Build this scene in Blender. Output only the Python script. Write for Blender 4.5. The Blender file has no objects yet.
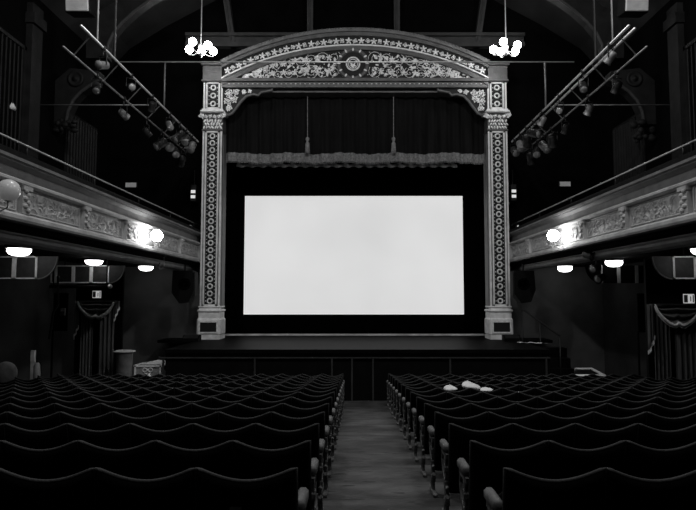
import bpy, math, random
from mathutils import Vector, Matrix, noise
random.seed(7)
SC = bpy.context.scene
COL = SC.collection
PI = math.pi
# ---------------------------------------------------------------- camera
F = 600.0; CX, CY = 355.0, 255.0; TH = math.atan(42.0 / F); CZ = 2.95
cd = bpy.data.cameras.new('camera'); cam = bpy.data.objects.new('camera', cd); COL.objects.link(cam)
cam.location = (0, 0, CZ); cam.rotation_euler = (PI / 2 + TH, 0, 0)
cd.sensor_width = 36; cd.lens = 36 * F / 696; cd.shift_x = -7 / 696; cd.clip_start = .05; cd.clip_end = 200
SC.camera = cam
# ---------------------------------------------------------------- world, exposure, large lights
w = bpy.data.worlds.new('world'); SC.world = w; w.use_nodes = True
w.node_tree.nodes['Background'].inputs[0].default_value = (.5, .5, .5, 1)
w.node_tree.nodes['Background'].inputs[1].default_value = .003
vs = SC.view_settings; vs.view_transform = 'Standard'; vs.look = 'None'; vs.gamma = 1; vs.use_curve_mapping = False; vs.exposure = 0
def lamp(x, y, z, power, r=.25):
    l = bpy.data.lights.new('fill_light', 'POINT'); l.energy = power; l.shadow_soft_size = r
    o = bpy.data.objects.new('fill_light', l); o.location = (x, y, z); COL.objects.link(o)
# unseen point lights above the frame, added to light pilasters, fascia and aisle
FILL = 800
for _x in (-3.2, 3.2):
    lamp(_x, 10.5, 12.0, FILL * 1.15); lamp(_x, 3.5, 12.0, FILL * .7)
SCREEN = .56; GLOBE = 34; DOME = 5.5; FASCIA_LAMP = 60

def P(px, py, Y):
    v = (CY - py) / F; c, s = math.cos(TH), math.sin(TH); k = c - v * s
    return Vector(((px - CX) / F * Y / k, Y, CZ + Y * (s + v * c) / k))
def R(d): return math.radians(d)
def hexv(v): return (v, v, v, 1)
# ---------------------------------------------------------------- materials (procedural, all monochrome)
def mat(name, col, rough=.6, var=0.0, scale=6, bump=0.0, bscale=40, spec=.4, emit=None, sheen=0, metal=0, stretch=(1, 1, 1), detail=4):
    m = bpy.data.materials.new(name); m.use_nodes = True; nt = m.node_tree; b = nt.nodes['Principled BSDF']
    b.inputs['Base Color'].default_value = hexv(col); b.inputs['Roughness'].default_value = rough
    b.inputs['Specular IOR Level'].default_value = spec; b.inputs['Metallic'].default_value = metal
    if sheen: b.inputs['Sheen Weight'].default_value = sheen; b.inputs['Sheen Roughness'].default_value = .4
    tc = nt.nodes.new('ShaderNodeTexCoord'); mp = nt.nodes.new('ShaderNodeMapping'); mp.inputs['Scale'].default_value = stretch
    nt.links.new(tc.outputs['Object'], mp.inputs[0])
    n = nt.nodes.new('ShaderNodeTexNoise'); n.inputs['Scale'].default_value = scale; n.inputs['Detail'].default_value = detail
    nt.links.new(mp.outputs[0], n.inputs['Vector'])
    r = nt.nodes.new('ShaderNodeValToRGB'); e = r.color_ramp.elements
    e[0].position = .3; e[1].position = .7
    e[0].color = hexv(max(0, col * (1 - var))); e[1].color = hexv(min(1, col * (1 + var)))
    nt.links.new(n.outputs['Fac'], r.inputs[0]); nt.links.new(r.outputs[0], b.inputs['Base Color'])
    if bump:
        n2 = nt.nodes.new('ShaderNodeTexNoise'); n2.inputs['Scale'].default_value = bscale; nt.links.new(mp.outputs[0], n2.inputs['Vector'])
        bp = nt.nodes.new('ShaderNodeBump'); bp.inputs['Strength'].default_value = bump; bp.inputs['Distance'].default_value = .02
        nt.links.new(n2.outputs['Fac'], bp.inputs['Height']); nt.links.new(bp.outputs[0], b.inputs['Normal'])
    if emit is not None:
        b.inputs['Emission Color'].default_value = (1, 1, 1, 1); b.inputs['Emission Strength'].default_value = emit
    return m
M = {
 'velvet': mat('dark_velvet', .0022, .9, .4, 3, .2, 60, .02, sheen=.01),
 'rim': mat('lit_velvet_edge', .040, .7, .35, 4, .2, 60, .12),  # screen light on the velvet edge, put into a paler colour
 'cushion': mat('cushion_velvet', .003, .9, .3, 3, spec=.02),
 'iron': mat('painted_cast_iron', .08, .5, .9, 14, .4, 30, .4),
 'arm': mat('worn_arm_pad', .105, .55, .3, 12, .2, 40, .3),
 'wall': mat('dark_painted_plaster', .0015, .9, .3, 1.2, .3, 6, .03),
 'lowside': mat('lamplit_side_tone', .045, .8, .35, .9, .3, 6, .1),  # paler than the upper wall: lamplight put into the colour
 'lowwall': mat('lamplit_wall_tone', .10, .8, .35, .9, .3, 6, .1),  # palest wall tone, standing in for lamplight on the far wall
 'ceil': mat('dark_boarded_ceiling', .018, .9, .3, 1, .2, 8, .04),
 'timber': mat('dark_varnished_timber', .011, .6, .3, 3, .2, 12, .1),
 'timber2': mat('grey_painted_timber', .032, .6, .25, 3, .2, 12, .12),
 'black': mat('black_drape', .0008, .95, .3, 2, 0, 1, .02),
 'blackpaint': mat('black_paint', .003, .6, .3, 3, .1, 20, .07),
 'stagefloor': mat('stage_boards', .003, .5, .4, 2, .15, 14, .02, stretch=(1, .15, 1)),
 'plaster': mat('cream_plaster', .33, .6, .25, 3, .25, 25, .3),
 'plasterd': mat('grey_plaster_paint', .12, .6, .25, 3, .25, 25, .3),  # darker plaster tone shared by cornice, arch crest and small fittings
 'gilt': mat('gilded_relief', .7, .45, .3, 9, .3, 40, .5),
 'pilaster': mat('pilaster_paint', .68, .5, .2, 5, .2, 30, .4),
 'arch': mat('arch_paint', .08, .5, .3, 4, .2, 30, .4),
 'field': mat('dark_field', .0025, .7, .3, 4),
 'curtain': mat('dark_plush_curtain', .006, .9, .3, 2, .2, 60, .1, stretch=(3, 3, .3)),
 'trimcloth': mat('pale_curtain_border', .19, .8, .4, 14, .3, 60, .1),
 'fringe': mat('pale_fringe', .5, .8, .5, 30, .5, 60, .1),
 'swagcloth': mat('swag_cloth', .09, .8, .3, 5, .2, 60, .1, stretch=(3, 3, .3)),
 'steel': mat('aluminium_tube', .6, .45, .2, 5, .1, 30, .5, metal=.6),
 'steeld': mat('dull_steel_tube', .16, .5, .3, 5, .1, 30, .4, metal=.4),
 'lampblack': mat('lantern_black', .010, .5, .4, 8, .1, 30, .2),
 'lens': mat('lantern_lens', .22, .2, .1, 5, spec=.6),
 'brass': mat('brass_rail', .45, .35, .2, 5, .1, 30, .5, metal=.5),
 'white': mat('white_enamel', .8, .4, .05, 5),
 'paper': mat('white_paper', .75, .7, .1, 9),
 'greyface': mat('grey_grille_cloth', .55, .7, .3, 3, .3, 80),
 'panelrelief': mat('relief_plaster', .31, .6, .3, 9, .4, 26, .3),
 'globe': mat('lit_opal_globe', .8, .3, 0, 5, emit=GLOBE),
 'fglobe': mat('lit_fascia_globe', .8, .3, 0, 5, emit=FASCIA_LAMP),
 'offglobe': mat('faint_opal_globe', .4, .3, .1, 5, emit=.06),  # globe is off; a faint glow is added to its glass
 'dome': mat('lit_opal_dome', .8, .3, 0, 5, emit=DOME),
 'sign': mat('lit_sign_face', .6, .5, 0, 5, emit=.35),
 'signink': mat('sign_lettering', .05, .5, 0, 5),
 'dimlight': mat('indicator_light', .6, .5, 0, 5, emit=.5),
 'bin': mat('galvanised_bin', .16, .5, .35, 5, .3, 20, .4),
 'case': mat('flight_case_board', .22, .5, .25, 8, .2, 30, .4),
 'casetrim': mat('flight_case_edge', .6, .4, .15, 8),
 'linen': mat('white_linen', .8, .8, .08, 9, .4, 20, .2),
 'bracketpanel': mat('dusty_glazed_panel', .018, .6, .4, 8, .2, 30, .4),
}
def screen_mat():
    m = bpy.data.materials.new('lit_screen'); m.use_nodes = True; nt = m.node_tree; b = nt.nodes['Principled BSDF']
    b.inputs['Base Color'].default_value = hexv(.5); b.inputs['Roughness'].default_value = .9; b.inputs['Specular IOR Level'].default_value = .1
    tc = nt.nodes.new('ShaderNodeTexCoord'); n = nt.nodes.new('ShaderNodeTexNoise'); n.inputs['Scale'].default_value = .35; n.inputs['Detail'].default_value = 2
    nt.links.new(tc.outputs['Object'], n.inputs['Vector'])
    mr = nt.nodes.new('ShaderNodeMapRange'); mr.inputs[1].default_value = .3; mr.inputs[2].default_value = .7
    mr.inputs[3].default_value = SCREEN * .94; mr.inputs[4].default_value = SCREEN * 1.06
    nt.links.new(n.outputs['Fac'], mr.inputs[0]); b.inputs['Emission Color'].default_value = (1, 1, 1, 1)
    nt.links.new(mr.outputs[0], b.inputs['Emission Strength']); return m
M['screen'] = screen_mat()
def floor_mat():
    m = mat('worn_aisle_boards', .20, .6, 0, 1, .25, 20, .3); nt = m.node_tree; b = nt.nodes['Principled BSDF']
    tc = nt.nodes['Texture Coordinate']
    def nz(sc, stretch, det=5):
        mp = nt.nodes.new('ShaderNodeMapping'); mp.inputs['Scale'].default_value = stretch; nt.links.new(tc.outputs['Object'], mp.inputs[0])
        n = nt.nodes.new('ShaderNodeTexNoise'); n.inputs['Scale'].default_value = sc; n.inputs['Detail'].default_value = det
        nt.links.new(mp.outputs[0], n.inputs['Vector']); return n.outputs['Fac']
    def ramp(f, p0, p1, c0, c1):
        r = nt.nodes.new('ShaderNodeValToRGB'); r.color_ramp.elements[0].position = p0; r.color_ramp.elements[1].position = p1
        r.color_ramp.elements[0].color = hexv(c0); r.color_ramp.elements[1].color = hexv(c1); nt.links.new(f, r.inputs[0]); return r.outputs[0]
    def mul(a, c):
        x = nt.nodes.new('ShaderNodeMix'); x.data_type = 'RGBA'; x.blend_type = 'MULTIPLY'; x.inputs[0].default_value = 1
        nt.links.new(a, x.inputs[6]); nt.links.new(c, x.inputs[7]); return x.outputs[2]
    a = ramp(nz(1.5, (1, 1.3, 1), 7), .38, .62, .018, .085)          # worn patches
    c = ramp(nz(1.6, (.5, 3, 1), 6), .38, .6, .5, 1)          # boards run across the aisle
    d = ramp(nz(3.2, (1, 2.6, 1), 2), .33, .37, .15, 1)          # small dark scuffs
    nt.links.new(mul(mul(a, c), d), b.inputs['Base Color']); return m
M['floor'] = floor_mat()
# ---------------------------------------------------------------- mesh helpers
class MB:
    def __init__(s): s.v = []; s.f = []
    def add(s, vs_, fs):
        n = len(s.v); s.v += [tuple(v) for v in vs_]; s.f += [tuple(i + n for i in f) for f in fs]; return s
    def box(s, x0, x1, y0, y1, z0, z1, rot=None, about=None, bev=0):
        if x0 > x1: x0, x1 = x1, x0
        if y0 > y1: y0, y1 = y1, y0
        if z0 > z1: z0, z1 = z1, z0
        if bev:
            b = bev; vs_ = []
            for z, i in ((z0, b), (z0 + b, 0), (z1 - b, 0), (z1, b)):
                vs_ += [(x0 + i + b * (i == 0), y0 + i, z), (x1 - i - b * (i == 0), y0 + i, z), (x1 - i, y0 + i + b * (i == 0), z), (x1 - i, y1 - i - b * (i == 0), z),
                        (x1 - i - b * (i == 0), y1 - i, z), (x0 + i + b * (i == 0), y1 - i, z), (x0 + i, y1 - i - b * (i == 0), z), (x0 + i, y0 + i + b * (i == 0), z)]
            fs = [tuple(range(7, -1, -1)), tuple(range(24, 32))]
            for k in range(3):
                for j in range(8): a = k * 8 + j; c = k * 8 + (j + 1) % 8; fs.append((a, c, c + 8, a + 8))
        else:
            vs_ = [(x, y, z) for z in (z0, z1) for x, y in ((x0, y0), (x1, y0), (x1, y1), (x0, y1))]
            fs = [(3, 2, 1, 0), (4, 5, 6, 7), (0, 1, 5, 4), (1, 2, 6, 5), (2, 3, 7, 6), (3, 0, 4, 7)]
        if rot is not None:
            o = Vector(about) if about else Vector(((x0 + x1) / 2, (y0 + y1) / 2, (z0 + z1) / 2)); vs_ = [rot @ (Vector(v) - o) + o for v in vs_]
        return s.add(vs_, fs)
    def tube(s, pts, r, n=8, cap=True):
        pts = [Vector(p) for p in pts]; rs = r if isinstance(r, (list, tuple)) else [r] * len(pts); base = len(s.v); up = None
        for i, p in enumerate(pts):
            t = (pts[min(i + 1, len(pts) - 1)] - pts[max(i - 1, 0)]).normalized()
            if up is None: up = t.orthogonal().normalized()
            up = (up - t * up.dot(t)); up = up.normalized() if up.length > 1e-6 else t.orthogonal().normalized()
            sd = t.cross(up)
            for k in range(n): a = 2 * PI * k / n; s.v.append(tuple(p + (up * math.cos(a) + sd * math.sin(a)) * rs[i]))
        for i in range(len(pts) - 1):
            for k in range(n): a = base + i * n + k; b = base + i * n + (k + 1) % n; s.f.append((a, b, b + n, a + n))
        if cap: s.f.append(tuple(base + k for k in range(n - 1, -1, -1))); e = base + (len(pts) - 1) * n; s.f.append(tuple(e + k for k in range(n)))
        return s
    def lathe(s, prof, c=(0, 0, 0), n=20, rot=None):
        base = len(s.v); c = Vector(c)
        for r, z in prof:
            for k in range(n):
                a = 2 * PI * k / n; v = Vector((r * math.cos(a), r * math.sin(a), z))
                if rot is not None: v = rot @ v
                s.v.append(tuple(c + v))
        for i in range(len(prof) - 1):
            for k in range(n): a = base + i * n + k; b = base + i * n + (k + 1) % n; s.f.append((a, b, b + n, a + n))
        s.f.append(tuple(base + k for k in range(n - 1, -1, -1))); e = base + (len(prof) - 1) * n; s.f.append(tuple(e + k for k in range(n)))
        return s
    def ball(s, c, r, n=12, m=8):
        rr = r if isinstance(r, (tuple, list)) else (r, r, r); base = len(s.v)
        for i in range(m + 1):
            ph = PI * i / m
            for k in range(n): a = 2 * PI * k / n; s.v.append((c[0] + rr[0] * math.sin(ph) * math.cos(a), c[1] + rr[1] * math.sin(ph) * math.sin(a), c[2] + rr[2] * math.cos(ph)))
        for i in range(m):
            for k in range(n): a = base + i * n + k; b = base + i * n + (k + 1) % n; s.f.append((a, a + n, b + n, b))
        return s
    def prism_y(s, poly, y0, y1):                     # poly of (x, z), extruded in y
        n = len(poly); vs_ = [(x, y0, z) for x, z in poly] + [(x, y1, z) for x, z in poly]
        return s.add(vs_, [tuple(range(n - 1, -1, -1)), tuple(range(n, 2 * n))] + [(i, (i + 1) % n, (i + 1) % n + n, i + n) for i in range(n)])
    def prism_x(s, poly, x0, x1):                     # poly of (y, z), extruded in x
        n = len(poly); vs_ = [(x0, y, z) for y, z in poly] + [(x1, y, z) for y, z in poly]
        return s.add(vs_, [tuple(range(n - 1, -1, -1)), tuple(range(n, 2 * n))] + [(i, (i + 1) % n, (i + 1) % n + n, i + n) for i in range(n)])
    def strip_y(s, lo, hi, y0, y1):                   # band between two equally long (x, z) polylines, with thickness in y
        n = len(lo); vs_ = []
        for y in (y0, y1):
            for a, b in zip(lo, hi): vs_ += [(a[0], y, a[1]), (b[0], y, b[1])]
        N = 2 * n; fs = []
        for i in range(n - 1):
            a = 2 * i
            fs += [(a, a + 2, a + 3, a + 1), (N + a, N + a + 1, N + a + 3, N + a + 2), (a, N + a, N + a + 2, a + 2), (a + 1, a + 3, N + a + 3, N + a + 1)]
        fs += [(0, 1, N + 1, N), (N - 2, 2 * N - 2, 2 * N - 1, N - 1)]
        return s.add(vs_, fs)
    def grid(s, fn, nu, nv, closeu=False):
        base = len(s.v)
        for j in range(nv + 1):
            for i in range(nu + 1): s.v.append(tuple(fn(i / nu, j / nv)))
        for j in range(nv):
            for i in range(nu): a = base + j * (nu + 1) + i; s.f.append((a, a + 1, a + nu + 2, a + nu + 1))
        return s
    def build(s, name, m, parent=None, smooth=False, solid=0, subsurf=0):
        me = bpy.data.meshes.new(name); me.from_pydata(s.v, [], s.f); me.validate(); me.materials.append(M[m] if isinstance(m, str) else m)
        if smooth: me.polygons.foreach_set('use_smooth', [True] * len(me.polygons))
        me.update(); o = bpy.data.objects.new(name, me); COL.objects.link(o)
        if parent is not None: o.parent = parent; o.location = -Vector(parent.get('_b', (0, 0, 0)))
        if solid: md = o.modifiers.new('solid', 'SOLIDIFY'); md.thickness = solid; md.offset = 0
        if subsurf: md = o.modifiers.new('sub', 'SUBSURF'); md.levels = subsurf; md.render_levels = subsurf
        return o
def tag(o, label=None, cat=None, group=None, kind=None):
    if label: o['label'] = label
    if cat: o['category'] = cat
    if group: o['group'] = group
    if kind: o['kind'] = kind
    return o
def thing(name, label, cat, base=(0, 0, 0), group=None, rz=0):
    # parts below are modelled in world coordinates; '_b' lets build() shift them to the Empty's base
    o = bpy.data.objects.new(name, None); COL.objects.link(o); o.location = base; o.rotation_euler.z = rz
    o['_b'] = tuple(base); return tag(o, label, cat, group)
def struct(o): o['kind'] = 'structure'; return o
def copy_tree(o, parent=None):
    c = o.copy(); COL.objects.link(c)
    if parent is not None: c.parent = parent
    for ch in list(o.children): copy_tree(ch, c)
    return c
def fz(y): return 1.51 - .087 * y                      # raked floor
WX = 9.2; YP = 22.3
# ================================================================ SETTING
mb = MB(); mb.add([(-WX - .3, -4, fz(-4)), (WX + .3, -4, fz(-4)), (WX + .3, 23, fz(23)), (-WX - .3, 23, fz(23)),
                   (-WX - .3, -4, fz(-4) - .3), (WX + .3, -4, fz(-4) - .3), (WX + .3, 23, fz(23) - .3), (-WX - .3, 23, fz(23) - .3)],
                  [(0, 1, 2, 3), (7, 6, 5, 4), (0, 4, 5, 1), (1, 5, 6, 2), (2, 6, 7, 3), (3, 7, 4, 0)])
struct(mb.build('floor', 'floor'))
for s, nm in ((-1, 'wall_left'), (1, 'wall_right')):
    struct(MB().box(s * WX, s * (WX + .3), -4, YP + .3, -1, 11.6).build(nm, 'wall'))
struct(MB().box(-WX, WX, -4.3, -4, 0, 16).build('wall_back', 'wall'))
for s, nm in ((-1, 'wall_lit_left'), (1, 'wall_lit_right')):  # thin sheets added under the balconies to carry the lamplit wall tones
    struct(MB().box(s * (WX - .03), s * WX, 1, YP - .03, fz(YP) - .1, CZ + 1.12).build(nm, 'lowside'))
    struct(MB().box(s * 5.7, s * WX, YP - .03, YP, fz(YP) - .1, CZ + 1.12).build('wall_lit_far', 'lowwall'))
# proscenium wall, opening between the pilasters
mb = MB()
mb.box(-WX, -4.98, YP, YP + .3, -1, 16).box(4.98, WX, YP, YP + .3, -1, 16).box(-4.98, 4.98, YP, YP + .3, CZ + 7.9, 16)
struct(mb.build('wall_proscenium', 'wall'))
struct(MB().box(-7, 7, 26.5, 26.7, 0, 13).build('wall_stage_rear', 'black'))
struct(MB().box(-7.2, -7, YP + .3, 26.7, 0, 13).build('wall_stage_left', 'black')); struct(MB().box(7, 7.2, YP + .3, 26.7, 0, 13).build('wall_stage_right', 'black'))
# vaulted ceiling
prof = [(-9.5, 11.4), (-8.6, 12.4), (-7.2, 13.3), (-5, 14.5), (-2.5, 15.3), (0, 15.6), (2.5, 15.3), (5, 14.5), (7.2, 13.3), (8.6, 12.4), (9.5, 11.4)]
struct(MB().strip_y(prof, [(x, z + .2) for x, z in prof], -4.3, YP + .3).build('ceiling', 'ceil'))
# cove leaning forward over the proscenium, with ribs
c0 = P(215, 33, 22.2).z
mb = MB(); mb.box(-6.4, 6.4, 22.0, 22.3, P(0, 47, 22.1).z, P(0, 43, 22.1).z).box(-6.4, 6.4, 22.1, 22.3, P(0, 43, 22.1).z, P(0, 37, 22.1).z).box(-6.4, 6.4, 21.95, 22.3, P(0, 37, 22.1).z, P(0, 34, 22.1).z)
struct(mb.build('trim_1', 'timber2'))
for i, (x0, x1) in enumerate(((233, 224), (310, 310), (397, 397), (477, 486))):
    a = P(x0, 47, 22.1); b = P(x1, -14, 21.7)
    mb = MB(); wd = .11
    mb.add([(a.x - wd, a.y, a.z), (a.x + wd, a.y, a.z), (a.x + wd, a.y + .25, a.z), (a.x - wd, a.y + .25, a.z), (b.x - wd, b.y, b.z), (b.x + wd, b.y, b.z), (b.x + wd, b.y + .5, b.z), (b.x - wd, b.y + .5, b.z)],
           [(3, 2, 1, 0), (4, 5, 6, 7), (0, 1, 5, 4), (1, 2, 6, 5), (2, 3, 7, 6), (3, 0, 4, 7)])
    mb.tube([a + Vector((-.02, -.02, 0)), b + Vector((-.02, -.02, 0))], .03)
    tag(mb.build('ceiling_rib', 'timber2'), ['slanting timber rib above the pilaster nearer the waste bin', 'upright timber rib above the arch, bin side of the medallion',
        'upright timber rib above the arch, white-edged table side of the medallion', 'slanting timber rib above the pilaster nearer the white-edged table'][i], 'ceiling rib', 'timber ribs above the proscenium arch')
# roof trusses with wall corbels
def truss(s, Y):
    side = 'left-side' if s < 0 else 'right-side'
    g = thing('roof_truss', f'dark timber roof brace rising from the {side} wall above the lighting bar', 'roof truss', (s * WX, Y, 11), None)
    q = lambda L: [((P(x, y, Y).x) * -s, P(x, y, Y).z) for x, y in L]
    lo = q([(107, 58), (108, 45), (113, 34), (122, 23), (134, 12), (150, 0), (175, -14)]); hi = q([(86, 58), (86, 40), (89, 22), (98, 12), (110, 4), (130, -8), (160, -22)])
    MB().strip_y(lo, hi, Y, Y + .35).build('arch_brace', 'timber', g)
    MB().tube([Vector((x, Y - .02, z)) for x, z in lo], .045).build('edge_moulding', 'timber2', g)
    c = thing('wall_corbel', f'curved corbel with a round boss on the {side} wall over the balcony', 'corbel', (s * WX, Y, 8), None)
    lo = q([(66, 124), (68, 112), (73, 101), (81, 92), (91, 85), (101, 79)]); hi = q([(50, 124), (50, 112), (50, 98), (51, 84), (70, 68), (99, 71)])
    MB().strip_y(lo, hi, Y, Y + .4).build('bracket', 'timber', c)
    MB().tube([Vector((x, Y - .02, z)) for x, z in lo], .05).build('edge_moulding', 'timber2', c)
    b = P(76, 79, Y); b.x *= -s
    MB().lathe([(.25, 0), (.25, .04), (.2, .07), (.17, .03), (.08, .03), (.07, .08), (.01, .1)], (b.x, Y, b.z), 20, Matrix.Rotation(PI / 2, 3, 'X')).build('boss', 'timber', c, smooth=True)
    mb = MB(); e = P(66, 128, Y); e.x *= -s
    for k in range(16): mb.ball((e.x + random.uniform(-.3, .3), Y + random.uniform(-.1, .1), e.z + random.uniform(-.35, .25)), (random.uniform(.06, .14), .08, random.uniform(.06, .14)), 8, 5)
    mb.build('leaf_carving', 'timber', c, smooth=True)
truss(-1, 18); truss(1, 18)
# upper side walls: panelling and ribbed panels
for s in (-1, 1):
    side = 'left-side' if s < 0 else 'right-side'
    mb = MB()
    for k in range(11): y = 18.8 + k * .2; mb.tube([(s * (WX - .07), y, 6.3), (s * (WX - .07), y, 8.8)], .05, 6)
    tag(mb.box(s * (WX - .01), s * (WX - .05), 18.7, 20.95, 6.2, 8.9).build('ribbed_panel', 'timber'), f'dark vertically ribbed panel on the {side} wall past the corbel', 'wall panel')
    for yy in (16.3, 12.2, 8):
        mb = MB().box(s * WX, s * (WX - .18), yy, yy + .55, 4.2, 11.2).box(s * WX, s * (WX - .24), yy - .05, yy + .6, 4.2, 4.5).box(s * WX, s * (WX - .26), yy - .06, yy + .61, 10.6, 10.9)
        tag(mb.build('wall_pilaster', 'timber'), None, None, None, 'structure').name = 'trim_2'
        mb = MB()
        for k in range(16): y = yy - 3.0 + k * .19; mb.tube([(s * (WX - .01), y, 5.2), (s * (WX - .01), y, 9.8)], .022, 5)
        mb.box(s * WX, s * (WX - .05), yy - 3.2, yy - 3.1, 5.1, 9.9).box(s * WX, s * (WX - .05), yy - .1, yy, 5.1, 9.9).box(s * WX, s * (WX - .05), yy - 3.2, yy, 9.8, 9.9)
        struct(mb.build('trim_3', 'timber'))
# ================================================================ BALCONIES
XF = 5.62
def balcony(s):
    side = 'left-side' if s < 0 else 'right-side'
    Z = lambda z: CZ + z
    y0, y1 = 1.0, YP
    g = thing('balcony', f'{side} balcony with pale panelled front running back from the stage arch', 'balcony', (s * XF, y1, Z(1.1)))
    X = lambda x: s * x
    pr = lambda poly, nm, m: MB().prism_y([(X(a), Z(b)) for a, b in poly], y0, y1).build(nm, m, g)
    pr([(5.66, 1.30), (5.66, 1.93), (5.76, 1.93), (5.76, 1.30)], 'parapet', 'plaster')
    pr([(5.56, 1.25), (5.54, 1.29), (5.54, 1.35), (5.58, 1.39), (5.66, 1.41), (5.76, 1.41), (5.76, 1.25)], 'lower_moulding', 'plaster')
    pr([(5.60, 1.86), (5.56, 1.90), (5.56, 1.94), (5.60, 1.965), (5.76, 1.965), (5.76, 1.86)], 'upper_moulding', 'plaster')
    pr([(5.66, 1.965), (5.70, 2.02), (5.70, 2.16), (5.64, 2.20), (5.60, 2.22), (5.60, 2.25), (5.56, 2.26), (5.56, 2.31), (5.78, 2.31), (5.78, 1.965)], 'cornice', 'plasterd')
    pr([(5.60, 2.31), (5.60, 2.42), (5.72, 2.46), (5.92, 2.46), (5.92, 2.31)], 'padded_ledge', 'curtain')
    pr([(5.76, 1.15), (5.76, 2.31), (5.86, 2.31), (5.86, 1.35), (9.19, 1.35), (9.19, 1.13), (5.9, 1.13)], 'deck', 'wall')
    pr([(5.95, .95), (5.9, 1.0), (5.9, 1.06), (5.96, 1.1), (5.96, 1.2), (6.25, 1.2), (6.25, .95), (6.1, .92)], 'soffit_beam', 'plaster')
    mb = MB().tube([(X(5.8), y0, Z(2.66)), (X(5.8), y1 - .2, Z(2.66))], .022)
    mb.build('handrail', 'brass', g, smooth=True)
    for k in range(8):
        y = 2.2 + k * 2.75
        MB().tube([(X(5.8), y, Z(2.44)), (X(5.8), y, Z(2.66))], .016).lathe([(.04, 0), (.04, .02), (.02, .04)], (X(5.8), y, Z(2.46)), 10).build('rail_post', 'lampblack', g, smooth=True)
    ys = [3.2, 5.5, 7.8, 10.1, 12.4, 14.7, 17.0, 19.3, 21.7]
    for k, y in enumerate(ys):                       # console between the relief panels
        mb = MB().box(X(5.66), X(5.575), y - .12, y + .12, Z(1.40), Z(1.87))
        for j in range(6): mb.ball((X(5.57), y + .04 * (-1) ** j, Z(1.47 + j * .065)), (.035, .07, .045), 8, 5)
        mb.box(X(5.66), X(5.545), y - .14, y + .14, Z(1.80), Z(1.87)).build('console', 'plaster', g)
    for a, b in zip(ys[:-1], ys[1:]):
        ya, yb = a + .2, b - .2; sd = random.random() * 50
        def fn(u, v):
            y = ya + u * (yb - ya); z = 1.46 + v * .36
            q = Vector((y * 6 + sd, z * 6, sd)); wv = noise.noise_vector(q * .8)
            h = abs(noise.noise(Vector((y * 8 + wv.x * 2, z * 9 + wv.y * 2, sd)))); h = max(0, 1 - h * 4)
            e = min(1, min(u, 1 - u) * 12, min(v, 1 - v) * 6)
            return (X(5.655 - .022 * h * e), y, Z(z))
        MB().grid(fn, 150, 28).build('relief_panel', 'panelrelief', g)
        t = .018; mb = MB()
        for (p, q2) in (((ya, 1.44), (yb, 1.44)), ((yb, 1.44), (yb, 1.84)), ((yb, 1.84), (ya, 1.84)), ((ya, 1.84), (ya, 1.44))):
            mb.tube([(X(5.65), p[0], Z(p[1])), (X(5.65), q2[0], Z(q2[1]))], t, 6)
        mb.build('panel_moulding', 'plaster', g)
    return g
for s in (-1, 1): balcony(s)
# lamps on the balcony front
def fascia_lamp(s, y, lit, label):
    c = Vector((s * 5.28, y, CZ + (1.63 if lit else 1.62)))
    g = thing('bracket_globe_lamp', label, 'globe lamp', (s * 5.54, y, CZ + 1.33), 'globe lamps on the balcony fronts')
    MB().tube([(s * 5.56, y, CZ + 1.36), (s * 5.4, y, CZ + 1.30), (s * 5.28, y, CZ + 1.36), (s * 5.28, y, c.z - .14)], .014).lathe([(.05, 0), (.06, .03), (.03, .05)], (s * 5.28, y, c.z - .17), 12).build('bracket_arm', 'brass', g, smooth=True)
    MB().ball(c, .155 if lit else .17, 20, 12).build('globe', 'fglobe' if lit else 'offglobe', g, smooth=True)
fascia_lamp(-1, 15.9, True, 'glowing round globe lamp on the left-side balcony front')
fascia_lamp(1, 15.9, True, 'glowing round globe lamp on the right-side balcony front')
fascia_lamp(-1, 9.05, False, 'unlit pale globe lamp at the frame edge on the left-side balcony front')
# dome lamps on the balcony soffit
for (px, py, Y, lab) in ((19, 253, 13.3, 'lit dome ceiling lamp under the left-side balcony, over the extinguisher'), (94, 263, 17.6, 'lit dome ceiling lamp above the exit sign of the smaller draped doorway'),
                         (146, 269, 21.0, 'lit dome ceiling lamp under the left-side balcony, beside the hanging loudspeaker'), (703, 252, 13.3, 'lit dome ceiling lamp at the frame edge over the larger draped doorway'), (565, 270, 21.0, 'lit dome ceiling lamp under the right-side balcony, close to the stage arch'),
                         (614, 264.5, 17.8, 'lit dome ceiling lamp under the right-side balcony, between spotlights and larger draped doorway')):
    c = P(px, py, Y); zt = CZ + 1.13
    g = thing('dome_ceiling_lamp', lab, 'ceiling lamp', (c.x, Y, zt), 'dome lamps under the balconies')
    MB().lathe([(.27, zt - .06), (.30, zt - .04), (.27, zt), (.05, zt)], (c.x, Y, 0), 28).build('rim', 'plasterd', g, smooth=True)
    MB().lathe([(.03, c.z - .07), (.13, c.z - .06), (.20, c.z - .03), (.245, c.z + .03), (.245, zt - .05)], (c.x, Y, 0), 28).build('shade', 'dome', g, smooth=True)
# ================================================================ PROSCENIUM ARCH
YA = 21.5
g = thing('proscenium_arch', 'ornate gilded stage arch with two pilasters and a segmental top', 'stage arch', (0, YA, 1.45))
def q(px, py, Y=YA): v = P(px, py, Y); return (v.x, v.z)
def petal_ring(mb, x, z, r, y, n=8, t=.35):
    mb.tube([(x + r * math.cos(a), y, z + r * math.sin(a)) for a in [2 * PI * k / n for k in range(n + 1)]], r * t, 5, cap=False)
def leafblob(mb, x, z, r, y, ang=None):
    ang = random.uniform(0, PI) if ang is None else ang; a, b = r, r * .5; base = len(mb.v)
    ring = [(a * math.cos(t), b * math.sin(t)) for t in [2 * PI * k / 7 for k in range(7)]]
    ca, sa = math.cos(ang), math.sin(ang)
    for u, v in ring: mb.v.append((x + u * ca - v * sa, y, z + u * sa + v * ca))
    mb.v.append((x, y - r * .6, z))
    for k in range(7): mb.f.append((base + k, base + (k + 1) % 7, base + 7))
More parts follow.
